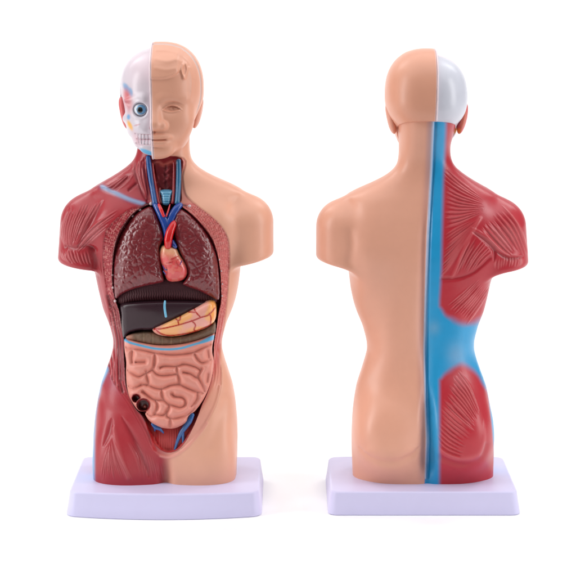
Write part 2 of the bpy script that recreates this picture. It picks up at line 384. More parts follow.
# texture of the cut rib cage: ribs' ticks above, fibres below
band = (sdr < 0) & (sdc > 0)
ang = np.arctan2(V - 262, (U - 166) * 1.3)
tick = np.sin(ang * 150 + 1.5 * np.sin(V * .9)) * (V < 312) * (V > 205)
tick2 = np.sin(np.hypot(U - 166, (V - 262) * .8) * 3.1 + .6 * np.sin(V * .35)) 
MF.H += np.where(band, np.where(V < 312, .34 * tick + .22 * tick2, .45 * np.sin(sdc * 2.3 + .8 * np.sin(V * .06))), 0) * (1 - sstep(370, 392, V)) * (V > 206)
spk = noise(np.stack([U.ravel(), V.ravel(), 0 * U.ravel()], 1), .9).reshape(U.shape)
kk = (band & (V < 330) & (V > 205)) * np.clip(spk * 1.6 - .25, 0, .5)
MF.C = MF.C * (1 - kk[..., None]) + lin((226, 150, 140)) * kk[..., None]
fib = band & (V >= 300) & (V < 395) & (U < 166)
MF.C = np.where((fib & (np.sin(sdc * 2.3 + .8 * np.sin(V * .06)) > .6))[..., None], MF.C * .8 + lin((214, 110, 108)) * .2, MF.C)
MF.C = np.where((fib & (np.sin(sdc * 2.3 + .8 * np.sin(V * .06)) < -.65))[..., None], lin((128, 24, 34)), MF.C)
MF.stroke(cr([(107, 296), (113, 320), (117, 345), (118, 375), (122, 392)]), 1.2, -1.0, (84, 12, 22), .7)
MF.stroke(cr([(111.5, 300), (118, 325), (120, 350), (121, 380)]), 1.0, -.8, (84, 12, 22), .6)
MF.stroke(cr([(220, 345), (217, 362), (213, 378), (207, 396), (198, 412)]), 2.0, -.8, (198, 92, 86), .75)
# the hollow itself
MF.fill(cav, (112, 24, 30), .5, d=15, dedge=3.2)
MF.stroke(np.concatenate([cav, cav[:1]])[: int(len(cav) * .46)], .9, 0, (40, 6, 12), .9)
m = (sdc < 0) & (V > 405)
ves = lin((196, 74, 72)) * 1.0
kk = m[..., None] * sstep(408, 430, V)[..., None] * (1 - sstep(-1.5, 0.5, sdc))[..., None]
MF.C = MF.C * (1 - kk) + ves * kk
MF.D = np.where(sdc < 0, MF.D * (1 - .62 * sstep(415, 440, V)), MF.D)
kk = (sdc < -1.0) & (V > 424)
MF.H += np.where(kk, .35 * np.sin((U - 168) * 2.6 + .4 * np.sin(V * .3)), 0)
for i, (a, bb, c) in enumerate([((146, 423), (152, 438), (156, 451)), ((148, 428), (156, 438), (162, 449)), ((152, 436), (153, 444), (154, 450)), ((149, 420), (157, 432), (158, 444))]):
    MF.stroke(cr([a, bb, c]), 1.1, .6, (176, 16, 22), .9)
sdn = [(150, 156), (182, 158), (181.2, 176), (181.2, 190), (179, 203), (155, 203), (150, 190), (147, 175), (146, 158)]
MF.fill(cr(sdn, 4, True), (142, 30, 38), .8, d=4, dedge=2.5)
MF.fill(cr([(155, 164), (165, 166), (173, 164), (174, 176), (171, 187), (166, 190), (160, 187), (156, 176)], 4, True), (124, 34, 42), .8, h=2.2)
for i in range(14):
    a = 157 + rng.rand() * 14; c = 167 + rng.rand() * 18
    MF.stroke([(a, c), (a + rng.randn() * 2.5, c + 2 + 2 * rng.rand())], 1.0, .7, (164, 72, 78), .5)
MF.stroke(cr([(153, 164), (158, 162), (164, 165), (171, 162), (175, 163)]), 1.6, .8, (206, 110, 100), .8)
MF.stroke(cr([(166, 166), (165, 176), (166, 188)]), 1.3, -1.0, (84, 14, 24), .5)
MF.stroke(cr([(146, 203.5), (156, 203.8), (166, 204.4), (178, 204), (186, 205)]), .8, 0, (24, 10, 20), .9)

MB_ = Map(305, 100, 540, 495)
U, V = MB_.U, MB_.V
seam = np.interp(V, [110, 135, 170, 205, 240, 300, 350, 400, 440, 470, 500], [433, 432, 430.5, 428.5, 427, 424.8, 423.5, 424.5, 426, 425, 424])
MB_.C[:] = lin(SKINB)
bl = sstep(-7, 0, U - seam) * .5 * (1 - sstep(150, 220, V)) 
MB_.C = MB_.C * (1 - bl[..., None]) + lin((128, 168, 196)) * bl[..., None]
mus = sstep(-.5, .5, U - seam)
MB_.C = MB_.C * (1 - mus[..., None]) + lin((184, 42, 54)) * mus[..., None]
ledge = np.interp(V, [110, 130, 180, 240, 270, 300, 312, 500], [446.5, 446, 443.5, 442, 441.5, 439.5, 439.5, 439.5])
up = mus * (1 - sstep(-3.0, 3.0, U - ledge))
wob = 1.3 * noise(np.stack([U.ravel(), V.ravel(), 0 * U.ravel() + 9], 1), .13).reshape(U.shape)
_a = cr([(430, 296), (438, 305), (447, 316), (456, 321.5), (466, 324), (476, 322), (490, 316)], 8); lowt = np.interp(U, _a[:, 0], _a[:, 1]) + wob
_a = cr([(430, 391), (437.5, 382), (447, 373), (456, 366.5), (463, 365), (470, 368), (477, 375), (483, 384), (490, 396), (500, 422)], 8); lowb = np.interp(U, _a[:, 0], _a[:, 1]) + wob
mid = mus * sstep(-5.5, 5.5, V - lowt) * (1 - sstep(-5.5, 5.5, V - lowb))
edge_ = mus * sstep(330, 345, V) * (1 - sstep(-2, 2, (lowb - 3) - V)) * 0
bb = np.clip(np.maximum(up, mid), 0, 1)
side = mus * sstep(-1.2, 1.2, U - np.interp(V, [330, 380, 400, 430, 450, 480], [470, 485, 489, 492.3, 494, 494])) * sstep(325, 345, V)
bb = np.maximum(bb, side)[..., None]
bluec = lin((28, 152, 206)) * np.ones_like(MB_.C)
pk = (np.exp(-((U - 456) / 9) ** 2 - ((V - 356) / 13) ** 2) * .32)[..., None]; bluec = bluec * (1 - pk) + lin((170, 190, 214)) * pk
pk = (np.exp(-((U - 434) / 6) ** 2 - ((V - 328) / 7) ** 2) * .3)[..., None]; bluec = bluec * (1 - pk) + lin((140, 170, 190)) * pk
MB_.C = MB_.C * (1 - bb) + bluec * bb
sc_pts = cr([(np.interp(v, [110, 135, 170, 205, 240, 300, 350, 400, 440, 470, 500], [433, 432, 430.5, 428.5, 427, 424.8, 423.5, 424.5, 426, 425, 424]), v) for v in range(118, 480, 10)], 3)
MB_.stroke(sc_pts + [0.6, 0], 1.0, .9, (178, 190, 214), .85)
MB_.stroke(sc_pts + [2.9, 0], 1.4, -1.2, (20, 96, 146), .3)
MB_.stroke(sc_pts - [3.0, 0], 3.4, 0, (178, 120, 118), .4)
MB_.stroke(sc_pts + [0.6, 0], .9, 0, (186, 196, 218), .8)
HI = (224, 128, 128); DK = (140, 22, 34)
for sd, args in enumerate([
 ([(443, 165), (462, 183), (490, 203)], [(445, 228), (462, 222), (486, 211)], 13, .95, .75),
 ([(445, 236), (458, 228), (478, 218)], [(441, 276), (452, 262), (476, 226)], 12, .9, .65),
 ([(481, 228), (497, 246), (512, 258)], [(500, 204), (518, 226), (528, 254)], 8, 1.4, 1.0),
 ([(454, 274), (464, 252), (474, 233)], [(474, 272), (483, 260), (495, 250)], 9, .95, .75),
 ([(446, 306), (462, 293), (480, 276)], [(466, 324), (478, 307), (491, 288)], 11, .95, .8),
 ([(457, 368), (470, 386), (481, 414)], [(442, 402), (458, 418), (474, 431)], 11, 1.0, .95),
 ([(441, 405), (457, 420), (473, 433)], [(436, 442), (446, 452), (462, 458)], 10, .95, .85),
 ([(496, 257), (495, 264), (495, 270)], [(522, 256), (521, 262), (519, 267)], 10, .9, .3)]):
    MB_.fan(*args[:3], args[3], args[4], HI, .34, seed=20 + sd, dark=DK)
MB_.stroke(cr([(471, 231), (486, 241), (494, 250), (494, 262)]), 2.4, -1.7, DK, .5, taper=True)
MB_.stroke(cr([(470, 227), (482, 234), (494, 245), (508, 255), (522, 255)]), 2.4, 1.2, HI, .15, taper=True)
MB_.stroke(cr([(494, 250), (508, 258), (524, 257)]), 2.0, -1.5, DK, .5, taper=True)
MB_.stroke(cr([(442, 279), (458, 278), (474, 272), (490, 258)]), 1.8, -1.2, DK, .3)
MB_.stroke(cr([(452, 277), (459, 262), (468, 240), (480, 218)]), 1.6, .9, HI, .25)
b = (np.exp(-((U - 490) / 11) ** 2 - ((V - 210) / 8) ** 2) * .28)[..., None] * mus[..., None]  # soft highlight painted into the shoulder blade colour
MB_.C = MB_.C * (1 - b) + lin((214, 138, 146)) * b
b = (np.exp(-((U - 460) / 11) ** 2 - ((V - 378) / 10) ** 2) * .28)[..., None] * mus[..., None]  # soft highlight painted into the upper buttock colour
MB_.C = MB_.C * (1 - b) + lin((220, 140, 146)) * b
MB_.stroke(cr([(438, 448), (446, 456), (462, 459), (478, 455), (484, 440), (484, 418)]), 2.6, .8, (216, 120, 126), .3, taper=True)
MB_.stroke(cr([(440, 458), (462, 465), (480, 460), (487, 445)]), 3.2, -1.2, DK, .2)
MB_.stroke(cr([(350, 232), (352, 245), (349, 262)]), 5, -1.0)
MB_.stroke(cr([(358, 446), (372, 459), (394, 463), (412, 456), (420, 446)]), 4.0, -2.2, taper=True)
MB_.stroke(cr([(362, 452), (380, 450), (400, 452), (416, 446)]), 7.0, 1.2, taper=True)
print('charts', round(time.time() - T0, 1))

# ------------------------------------------------------------------ one model, built once
root = bpy.data.objects.new('anatomical_torso_model', None); C.objects.link(root)
M_skin = mat('painted_skin_plastic', .40, .12, .5, None, .06, 1400, .03, .0)
M_red = mat('painted_muscle_plastic', .33, .12, .45, None, .12, 1600, .06)
M_glos = mat('glossy_organ_plastic', .26, .35, .6, None, .12, 1500, .07)
M_dark = mat('dark_liver_plastic', .28, .12, .3, None, .1, 1500, .05)
M_cav = mat('cavity_plastic', .46, .0, .3, None, .25, 1800, .08)
M_bone = mat('bone_plastic', .34, .2, .5, None, .05, 1500, .03, .0)

P, Q = surface_nets(body, (-116, -66, 20), (116, 68, 394), 1.35)
P = project(body, P, 2); P, Q = subdivide(P, Q); P = project(body, P, 2, .6)
G = grad(body, P); G /= np.maximum(np.linalg.norm(G, axis=1), 1e-6)[:, None]
print('body', len(P), round(time.time() - T0, 1))
uf, vf = fr(P); ub, vb = bk(P)
front = sstep(-.03, .03, -G[:, 1] + .0)[:, None]
wf = sstep(.0, .3, -G[:, 1]); wb = sstep(.0, .3, G[:, 1])
isf = (P[:, 1] < 2) | (G[:, 1] < 0)
hf = MF.samp(MF.H, uf, vf) * wf; hb = MB_.samp(MB_.H, ub, vb) * wb
bottom = (G[:, 2] < -.9)
disp = np.where(bottom, 0, hf + hb)
frontY = P[:, 1] < 0
DD = np.where(frontY & ~bottom, MF.samp(MF.D, uf, vf), 0)
P2 = P + G * disp[:, None]
Y2 = P2[:, 1] + DD; s = (CAMD + Y2) / (CAMD + P2[:, 1])
x2 = 288 - AX + (AX - 288 + P2[:, 0]) * s; z2 = CAMZ - (CAMZ - P2[:, 2]) * s
P2 = np.stack([np.where(DD > 0, x2, P2[:, 0]), Y2, np.where(DD > 0, z2, P2[:, 2])], 1)
P2[:, 2] = np.maximum(P2[:, 2], 22.3)
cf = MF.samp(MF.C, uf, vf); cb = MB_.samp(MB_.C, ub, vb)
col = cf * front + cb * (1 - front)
N = vnormals(P2, Q)
fc = P[Q].mean(1); gy = G[Q, 1].mean(1); fu, fv = fr(fc); bu, bv = bk(fc)
seamf = np.interp(bv, [110, 135, 170, 205, 240, 300, 350, 400, 440, 470, 500], [433, 432, 430.5, 428.5, 427, 424.8, 423.5, 424.5, 426, 425, 424])
musc = np.where(gy < 0, fu < 166, bu > seamf)
incav = (gy < -.1) & (fc[:, 1] < 0) & (inside(fu, fv, cav) | inside(fu, fv, np.array(cr(sdn, 4, True))))
inrim = (gy < -.1) & (fc[:, 1] < 0) & inside(fu, fv, rim) & ~incav
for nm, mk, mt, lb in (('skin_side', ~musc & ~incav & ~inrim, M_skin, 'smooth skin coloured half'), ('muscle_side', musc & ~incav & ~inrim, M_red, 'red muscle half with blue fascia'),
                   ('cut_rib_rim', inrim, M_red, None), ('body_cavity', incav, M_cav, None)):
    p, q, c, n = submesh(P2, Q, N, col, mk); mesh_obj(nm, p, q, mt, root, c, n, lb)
print('body split', round(time.time() - T0, 1))

# ------------------------------------------------------------------ head
CX = -7.0
def spl(z): return -11.8 + (452 - z) * .033
def cran(P, g=0.0):
    zb = np.where(P[:, 2] > 407.5, P[:, 2], 407.5 + (P[:, 2] - 407.5) * 1.19); f = ell(np.stack([P[:, 0], P[:, 1], zb], 1), (-4.6, 0, 407.5), (41.2 + g, 49 + g, 45.5 + g), 2.35)
    j = ell(P, (-6.5, -21, 374), (31.5 + g, 29.5 + g, 30 + g), 2.3)
    n = capsule(P, (-3.5, 2, 372), (-3.5, 2, 390), 27, 30)
    f = smin(f, j, 12)
    f = smin(f, n, 6)
    return f
def face(P):
    f = cran(P); X = P[:, 0] - CX; y = P[:, 1]
    xu, zu = un(157.5, 126, -56); 
    # nose
    f = smin(f, capsule(P, (CX, -45, 398), (CX, -54.0, 377.5), 3.2, 5.2), 4)
    f = smin(f, ell(P, (CX + 6.6, -50.2, 376), (4.4, 5, 4)), 2.0)
    f = smax(f, -ell(P, (CX + 4.4, -54, 372), (2.3, 3, 1.6)), 1.0)
    # brow, eye socket, eye, lids
    f = smin(f, capsule(P, (CX + 7, -44.8, 403), (CX + 27, -37.8, 402), 4.0, 3.0), 4)
    f = f + 4.2 * np.exp(-((X - 15) / 9) ** 2 - ((P[:, 2] - 393) / 6.5) ** 2) * (y < 0)
    f = smin(f, ell(P, (CX + 16.5, -36.3, 392), (8.6, 7.0, 5.8)), 1.6)
    up_ = 394.8 - .045 * (X - 16) ** 2; dn_ = 389.2 + .030 * (X - 16) ** 2; z_ = P[:, 2]; am = (y < 0) * np.exp(-((X - 16.5) / 8.5) ** 6)
    f = f - am * 1.4 * (np.exp(-((z_ - up_ - .5) / .8) ** 2) + .7 * np.exp(-((z_ - dn_ + .5) / .8) ** 2)) + am * .9 * (np.exp(-((z_ - up_ + .8) / .6) ** 2) + .6 * np.exp(-((z_ - dn_ - .8) / .6) ** 2))
    f = f + am * .7 * np.exp(-((X - 17) ** 2 + (z_ - 392.2) ** 2) / 1.2)
    f = f + (y < 0) * .8 * np.exp(-((P[:, 2] - 398.4 + .03 * (X - 16) ** 2) / .9) ** 2 - ((X - 16.5) / 8.5) ** 4)
    f = smin(f, ell(P, (CX + 22, -33, 378), (11, 9, 11)), 9)
    # mouth
    f = smin(f, ell(P, (CX, -45.6, 361.5), (13.5, 6.5, 9)), 4)
    f = smin(f, ell(P, (CX, -50.2, 364.8), (10.2, 3.9, 2.8)), 1.2)
    f = smin(f, ell(P, (CX, -49.4, 359.2), (9.2, 4.2, 3.1)), 1.2)
    f = f + (y < 0) * 1.3 * np.exp(-((P[:, 2] - 362.1 - .003 * X * X) / .95) ** 2 - (X / 11.5) ** 8)
    f = f + (y < 0) * 1.3 * np.exp(-((P[:, 2] - 354.6) / 1.9) ** 2 - (X / 9) ** 2 + .3)
    f = f + (y < 0) * .8 * np.exp(-(X / 1.3) ** 2 - ((P[:, 2] - 369.5) / 2.4) ** 2)
    f = smin(f, ell(P, (CX + 1, -42.5, 350), (12.5, 7, 6)), 6)
    # hair: fringe swept over the forehead, lock at the temple
    u, v = fr(P)
    def ridge(pts, wd, h):
        nonlocal f
        k = (y < 10) & (u > pts[:, 0].min() - 8) & (u < pts[:, 0].max() + 8) & (v > pts[:, 1].min() - 8) & (v < pts[:, 1].max() + 8)
        if not k.any(): return
        D, _ = segdist(u[k], v[k], pts); g = np.zeros(len(f)); g[k] = h * np.exp(-(D / wd) ** 2); f = f - g
    fr_ = cr([(150, 78.5), (162, 78.5), (170, 77), (177, 73.5), (183, 66)], 4)
    lo = np.interp(u, fr_[:, 0], fr_[:, 1]); hair = sstep(-1.8, 1.8, lo - v) * (1 - sstep(176, 184, u)) * sstep(0, -12, y)
    f = f - 2.3 * hair * sstep(-14, 0, v - lo + 14 - 0) 
    ridge(cr([(183, 65), (181.5, 70), (184, 78)], 4), 1.3, 1.5); ridge(cr([(186, 64), (187, 70), (184.5, 78)], 4), 1.1, 1.1)
    ridge(cr([(156, 59), (167, 61), (176, 59.5), (184, 63)], 4), 2.2, .45); ridge(cr([(156, 68), (166, 70), (175, 68.5)], 4), 2.2, .4)
    ridge(cr([(157, 50), (172, 51), (184, 57), (191, 66), (193.5, 78)], 4), 1.8, .4)
    ridge(cr([(189, 68), (192, 82), (191, 100)], 4), 1.8, .5)
    return f
def shell(P):
    f = face(P) - 1.7
    f = f + 1.5 * np.exp(-((P[:, 1] + 17 - .06 * (P[:, 2] - 400)) / 2.8) ** 2) * sstep(378, 392, P[:, 2])   # seam between face and back of head
    hn = 365 - .10 * P[:, 1] + .0 * P[:, 0]
    cut = (374.6 + .24 * P[:, 1] - 34 * sstep(-2, -16, P[:, 1])) - P[:, 2]
    f = smax(f, spl(P[:, 2]) - P[:, 0], .5); f = smax(f, (334 - P[:, 2]), .5)
    return np.maximum(f, cut)
def hmesh(f, lo, hi, h=1.1, sub=True):
    P, Q = surface_nets(f, lo, hi, h); P = project(f, P, 2)
    if sub: P, Q = subdivide(P, Q); P = project(f, P, 2, .5)
    return P, Q
P, Q = hmesh(shell, (-16, -66, 325), (44, 58, 460), 1.1)
N = vnormals(P, Q); u, v = fr(P)
c = np.tile(lin((228, 165, 138)), (len(P), 1))
edge = np.exp(-((P[:, 0] - spl(P[:, 2])) / .8) ** 2)[:, None] * .9; c = c * (1 - edge) + lin((240, 214, 214)) * edge
sm = (np.exp(-((P[:, 1] + 17 - .06 * (P[:, 2] - 400)) / 2.8) ** 4) * sstep(378, 392, P[:, 2]))[:, None] * .9
c = c * (1 - sm) + lin((204, 188, 186)) * sm
bkside = (P[:, 1] > 8)[:, None]; c = np.where(bkside, c * lin((250, 246, 244)), c)
neckp = ((P[:, 2] < 342) & (P[:, 1] > -30))[:, None]
head_skin = mesh_obj('skin_half_head', P, Q, M_skin, root, c, N)

def skull(P):
    f = cran(P * [1, 1, 1.045] - [0, 0, 17.0], -.6); y = P[:, 1]; x = P[:, 0]; z = P[:, 2]
    # temporal hollow, orbit, cheekbone, nasal opening, jaw
    f = f + 2.2 * np.exp(-((x + 41) / 9) ** 2 - ((z - 395) / 16) ** 2) * (y < -4)
    f = smin(f, capsule(P, (-18, -45, 402.5), (-36, -37, 399), 3.0, 2.4), 5)
    ox, oz = un(140.6, 109.5, -42)
    f = smax(f, -ell(P, (ox, -46, oz), (7.5, 10, 7.2)), 2.2)
    rr = np.hypot(x - ox, z - oz); f = f - 1.1 * np.exp(-((rr - 8.4) / 1.6) ** 2) * (y < -20)
    f = smin(f, capsule(P, (-20, -44, 375), (-37.5, -22, 380), 4.0, 3.0), 5)
    f = smin(f, capsule(P, (-12, -47, 386), (-17, -46, 372), 2.6, 3.2), 3)
    nx, nz = un(154, 126, -48)
    f = smax(f, -ell(P, (nx, -51, nz), (3.6, 8, 5.6)), 1.5)
    f = f + 2.6 * np.exp(-((x + 30) / 6) ** 2 - ((z - 362) / 7) ** 2) * (y < 0)
    f = smin(f, ell(P, (-9, -44, 355), (14, 7, 9)), 3)
    ta, tb = un(0, 134.5, -50)[1], un(0, 144.8, -50)[1]
    gum = sstep(-.3, .3, ta - z) * sstep(-.3, .3, z - tb) * (x > -26) * (y < -30)
    xv = np.interp(x, [-30, -10], [-30, -10])
    f = f + gum * (.65 * np.abs(np.cos((x + 10) * math.pi / 3.3)) ** 6) + gum * .8 * np.exp(-((z - (ta + tb) / 2) / .6) ** 2)
    f = f + (y < -30) * (x > -27) * .7 * (np.exp(-((z - ta) / .7) ** 2) + np.exp(-((z - tb) / .7) ** 2))
    cut = (374.6 + .24 * y - 34 * sstep(-6, -20, y)) - z
    f = smax(f, x - (spl(z) + .6), .4); f = np.maximum(f, np.where(y < 0, 341.0 - .0 * y - z, 343 - z))
    return np.maximum(f, cut)
P, Q = hmesh(skull, (-52, -62, 335), (-4, 56, 456), 1.0)
N = vnormals(P, Q); u, v = fr(P); f_ = P[:, 1] < 14
c = np.tile(lin((218, 208, 216)), (len(P), 1)); c = np.where((P[:, 1] > 14)[:, None], lin((208, 209, 220)), c)
def dab(c, cu, cv, ru, rv, colr, a=1.0, rot=0.0, hard=2.0):
    du, dv = u - cu, v - cv; x_ = du * math.cos(rot) + dv * math.sin(rot); y_ = -du * math.sin(rot) + dv * math.cos(rot)
    k = (a * np.exp(-((x_ / ru) ** 2 + (y_ / rv) ** 2) ** hard) * f_)[:, None]; return c * (1 - k) + lin(colr) * k
c = dab(c, 141, 70, 15, 22, (226, 200, 208), .6, 0, 1)
c = dab(c, 126.5, 88, 2.6, 5.6, (108, 178, 220), .95, -.55); c = dab(c, 130.5, 92, 2.2, 4.5, (112, 178, 220), .9, -.2)
c = dab(c, 126.5, 97, 3.6, 9, (206, 84, 92), .95, -.1, 1.3); c = dab(c, 129, 103, 4, 10, (214, 116, 120), .7, 0, 1)
c = dab(c, 128.5, 117, 1.8, 2.8, (104, 166, 212), .9); c = dab(c, 130, 125.5, 2.0, 5.5, (244, 176, 60), .95, -.45)
c = dab(c, 137, 125, 3.4, .9, (196, 92, 110), .5, -.3); c = dab(c, 136, 139, 3, 8, (216, 150, 162), .5, -.35, 1)
c = dab(c, 147.5, 152.3, 9, 2.3, (86, 178, 222), .98, .38, 2.5); 
c = dab(c, 151.5, 128, 2.2, 1.8, (190, 120, 130), .7); c = dab(c, 153, 123, 2, 5, (196, 150, 160), .5, 0, 1)
for k_ in range(7): c = dab(c, 154.6 - k_ * 2.9, 140, .38, 4.6, (196, 140, 150), .7, .02 * k_)
c = dab(c, 146, 139.6, 9, .4, (196, 140, 150), .7); c = dab(c, 146, 134.6, 9, .5, (206, 160, 168), .6); c = dab(c, 146, 145.0, 8, .5, (206, 160, 168), .6)
skull_o = mesh_obj('skull_half', P, Q, M_bone, root, c, N)
# pale edge of the skin shell standing proud along the split
def strip(P):
    return smax(smax(face(P) - 2.0, np.abs(P[:, 0] - (spl(P[:, 2]) - .9)) - .8, .4), np.maximum(342 - P[:, 2] + .02 * P[:, 1], np.where(P[:, 1] > 8, 374.6 + .24 * P[:, 1] - P[:, 2], -99)), .4)
P, Q = hmesh(strip, (-16, -68, 335), (-4, 58, 460), .8, False)
mesh_obj('shell_edge', P, Q, M_bone, root, np.tile(lin((238, 216, 220)), (len(P), 1)), vnormals(P, Q))
# ears
def ear(sg):
    cx, cz = ((33.4, 384) if sg > 0 else (-42.0, 383.5)); tl = .22 * sg
    def f(P):
        x = P[:, 0] - cx; z = P[:, 2] - cz; X = x * math.cos(tl) - z * math.sin(tl); Z = x * math.sin(tl) + z * math.cos(tl); q = np.stack([X, P[:, 1] + (3 if sg < 0 else -1), Z], 1)
        a = ell(q, (-sg * 1.2, 0, 0), (4.6, 11, 16.6)); 
        a = smax(a, -ell(q, (sg * 4.2, -2.5, 1.5), (1.8, 5.0, 10.0)), 1.2)
        return a
    P, Q = hmesh(f, (cx - 12, -20, 360), (cx + 12, 18, 406), .9, False); return P, Q
P, Q = ear(1); mesh_obj('ear', P, Q, M_skin, root, np.tile(lin((226, 158, 134)), (len(P), 1)), vnormals(P, Q))
P, Q = ear(-1); u, v = fr(P); f_ = P[:, 1] < 8; c = np.tile(lin((216, 104, 104)), (len(P), 1)); c = np.where((P[:, 1] > 6)[:, None], lin((214, 120, 100)), c)
c = dab(c, 129.6, 126, 2, 4.5, (244, 172, 60), .9, -.3); mesh_obj('ear', P, Q, M_red, root, c, vnormals(P, Q), 'red painted ear on the skull half')
# eyeball
def lathe_ball(name, c, r, m, parent, colr, flat=1.0, seg=40, rings=24):
    Pp = [[c[0], c[1] - r * flat, c[2]]]; F = []
    for i in range(1, rings):
        a = math.pi * i / rings
        for k in range(seg): t = 2 * math.pi * k / seg; Pp.append([c[0] + r * math.sin(a) * math.cos(t), c[1] - r * flat * math.cos(a), c[2] + r * math.sin(a) * math.sin(t)])
    Pp.append([c[0], c[1] + r * flat, c[2]]); n = len(Pp)
    for k in range(seg): F.append([0, 1 + (k + 1) % seg, 1 + k]); F.append([n - 1, n - 1 - seg + k, n - 1 - seg + (k + 1) % seg])
    for i in range(rings - 2):
        for k in range(seg): a = 1 + i * seg + k; b_ = 1 + i * seg + (k + 1) % seg; F.append([a, b_, b_ + seg, a + seg])
    return mesh_obj(name, Pp, F, m, parent, np.tile(lin(colr), (n, 1)))
M_eye = mat('eye_gloss', .14, .6, .6, None, 0, 900, .01)
ex, ez = un(140.9, 109.3, -42)
eb = lathe_ball('eyeball', (ex, -40.2, ez), 7.0, M_eye, root, (226, 232, 240))
lathe_ball('iris', (ex + .3, -44.2, ez), 5.0, M_eye, eb, (96, 160, 204), .72)
lathe_ball('pupil', (ex - .2, -46.3, ez - .1), 3.3, M_eye, eb, (8, 12, 18), .55)
print('head', round(time.time() - T0, 1))

# ------------------------------------------------------------------ organs
def Fy(v): return np.interp(v, [150, 170, 185, 200, 215, 235, 255, 300, 340, 380, 420, 455], [-24, -25, -29, -35.5, -41, -45, -46.5, -43.5, -38.5, -39, -41, -39])
def Yb(u, v, off=0.0):
    """depth of the uncut body front, where organs lie flush"""
    w_ = np.where(np.asarray(v) < 205, 50, 72); r = np.clip(np.abs((u - 167) / w_), 0, .98); return Fy(v) * (1 - r ** 2.4) ** (1 / 2.4) + off
def organ(name, poly, off, H, R, thick, mt, parent, colf, hf=None, step=.75, smooth=6, label=None, rawpoly=False, tilt=None):
    """a solid piece: rounded front face over an outline, closed at its back"""
    pl = np.array(poly, float) if rawpoly else cr(poly, smooth, True)
    if step < 2:
        L = np.linalg.norm(np.roll(pl, -1, 0) - pl, axis=1); out = []
        for i in range(len(pl)):
            n = max(1, int(L[i] / step)); 
            for k in range(n): out.append(pl[i] + (pl[(i + 1) % len(pl)] - pl[i]) * k / n)
        pl = np.array(out)
    lo = pl.min(0); hi = pl.max(0)
    gu, gv = np.meshgrid(np.arange(lo[0], hi[0], step), np.arange(lo[1], hi[1], step * .87)); gu[::2] += step / 2
    g = np.stack([gu.ravel(), gv.ravel()], 1); sd = sdpoly(g[:, 0], g[:, 1], pl); g = g[sd < -step * .8]
    ctr = pl.mean(0); nb = len(pl)
    tn = np.roll(pl, -1, 0) - np.roll(pl, 1, 0); nn = np.stack([-tn[:, 1], tn[:, 0]], 1); nn /= np.maximum(np.linalg.norm(nn, axis=1), 1e-9)[:, None]
    if inside(np.array([pl[0, 0] + nn[0, 0] * .05]), np.array([pl[0, 1] + nn[0, 1] * .05]), pl)[0] == False: nn = -nn
    ring = pl + nn * .3; ok = sdpoly(ring[:, 0], ring[:, 1], pl) < -.2; ring = ring[ok]
    pts = np.concatenate([pl, ring, g])
    r = delaunay_2d_cdt([Vector(p) for p in pts], [(i, (i + 1) % nb) for i in range(nb)], [], 0, 1e-5)
    vs = np.array([list(p) for p in r[0]]); fs = [list(f) for f in r[2]]; fa = np.array([f for f in fs if len(f) == 3])
    cen = vs[fa].mean(1); fa = fa[inside(cen[:, 0], cen[:, 1], pl)]
    d = -sdpoly(vs[:, 0], vs[:, 1], pl); d = np.maximum(d, 0); t = np.clip(d / R, 0, 1)
    h = H * np.sqrt(np.clip(1 - (1 - t) ** 2, 0, 1))
    if hf is not None: h = h + hf(vs[:, 0], vs[:, 1]) * sstep(0, 2.0, d)
    Yf = Yb(vs[:, 0], vs[:, 1], off) - h + (tilt(vs[:, 0], vs[:, 1]) if tilt else 0)
    x, z = un(vs[:, 0], vs[:, 1], Yf); Pf = np.stack([x, Yf, z], 1)
    # outline edges (used by one face) get a wall and the back its own sheet
    e = np.concatenate([fa[:, [0, 1]], fa[:, [1, 2]], fa[:, [2, 0]]]); es = np.sort(e, 1); key = es[:, 0] * len(vs) + es[:, 1]
    un_, inv, cnt = np.unique(key, return_inverse=True, return_counts=True); be = e[cnt[inv] == 1]
    Pb = Pf.copy(); Yk = Yb(vs[:, 0], vs[:, 1], off) + thick; Pb[:, 1] = Yk + h * 0
    n = len(vs); a, b_, c_ = Pf[fa[0]]; nrm = np.cross(b_ - a, c_ - a)
    if nrm[1] > 0: fa = fa[:, ::-1]; be = be[:, ::-1]
    F = fa.tolist() + (fa[:, ::-1] + n).tolist() + [[int(q[1]), int(q[0]), int(q[0]) + n, int(q[1]) + n] for q in be]
    c = colf(vs[:, 0], vs[:, 1], d) if callable(colf) else np.tile(lin(colf), (n, 1))
    c = np.concatenate([c, c])
    return mesh_obj(name, np.concatenate([Pf, Pb]), F, mt, parent, c, None, label)
def mixc(c, k, colr): k = np.clip(k, 0, 1)[:, None]; return c * (1 - k) + lin(colr) * k
def strokes(u, v, lst, wd, soft=1.0):
    r = np.zeros(len(u))
    for p in lst:
        p = np.array(p, float); k = (u > p[:, 0].min() - 4 * wd) & (u < p[:, 0].max() + 4 * wd) & (v > p[:, 1].min() - 4 * wd) & (v < p[:, 1].max() + 4 * wd)
        if k.any(): D, _ = segdist(u[k], v[k], p); r[k] = np.maximum(r[k], np.exp(-(D / wd) ** 2 * soft))
    return r
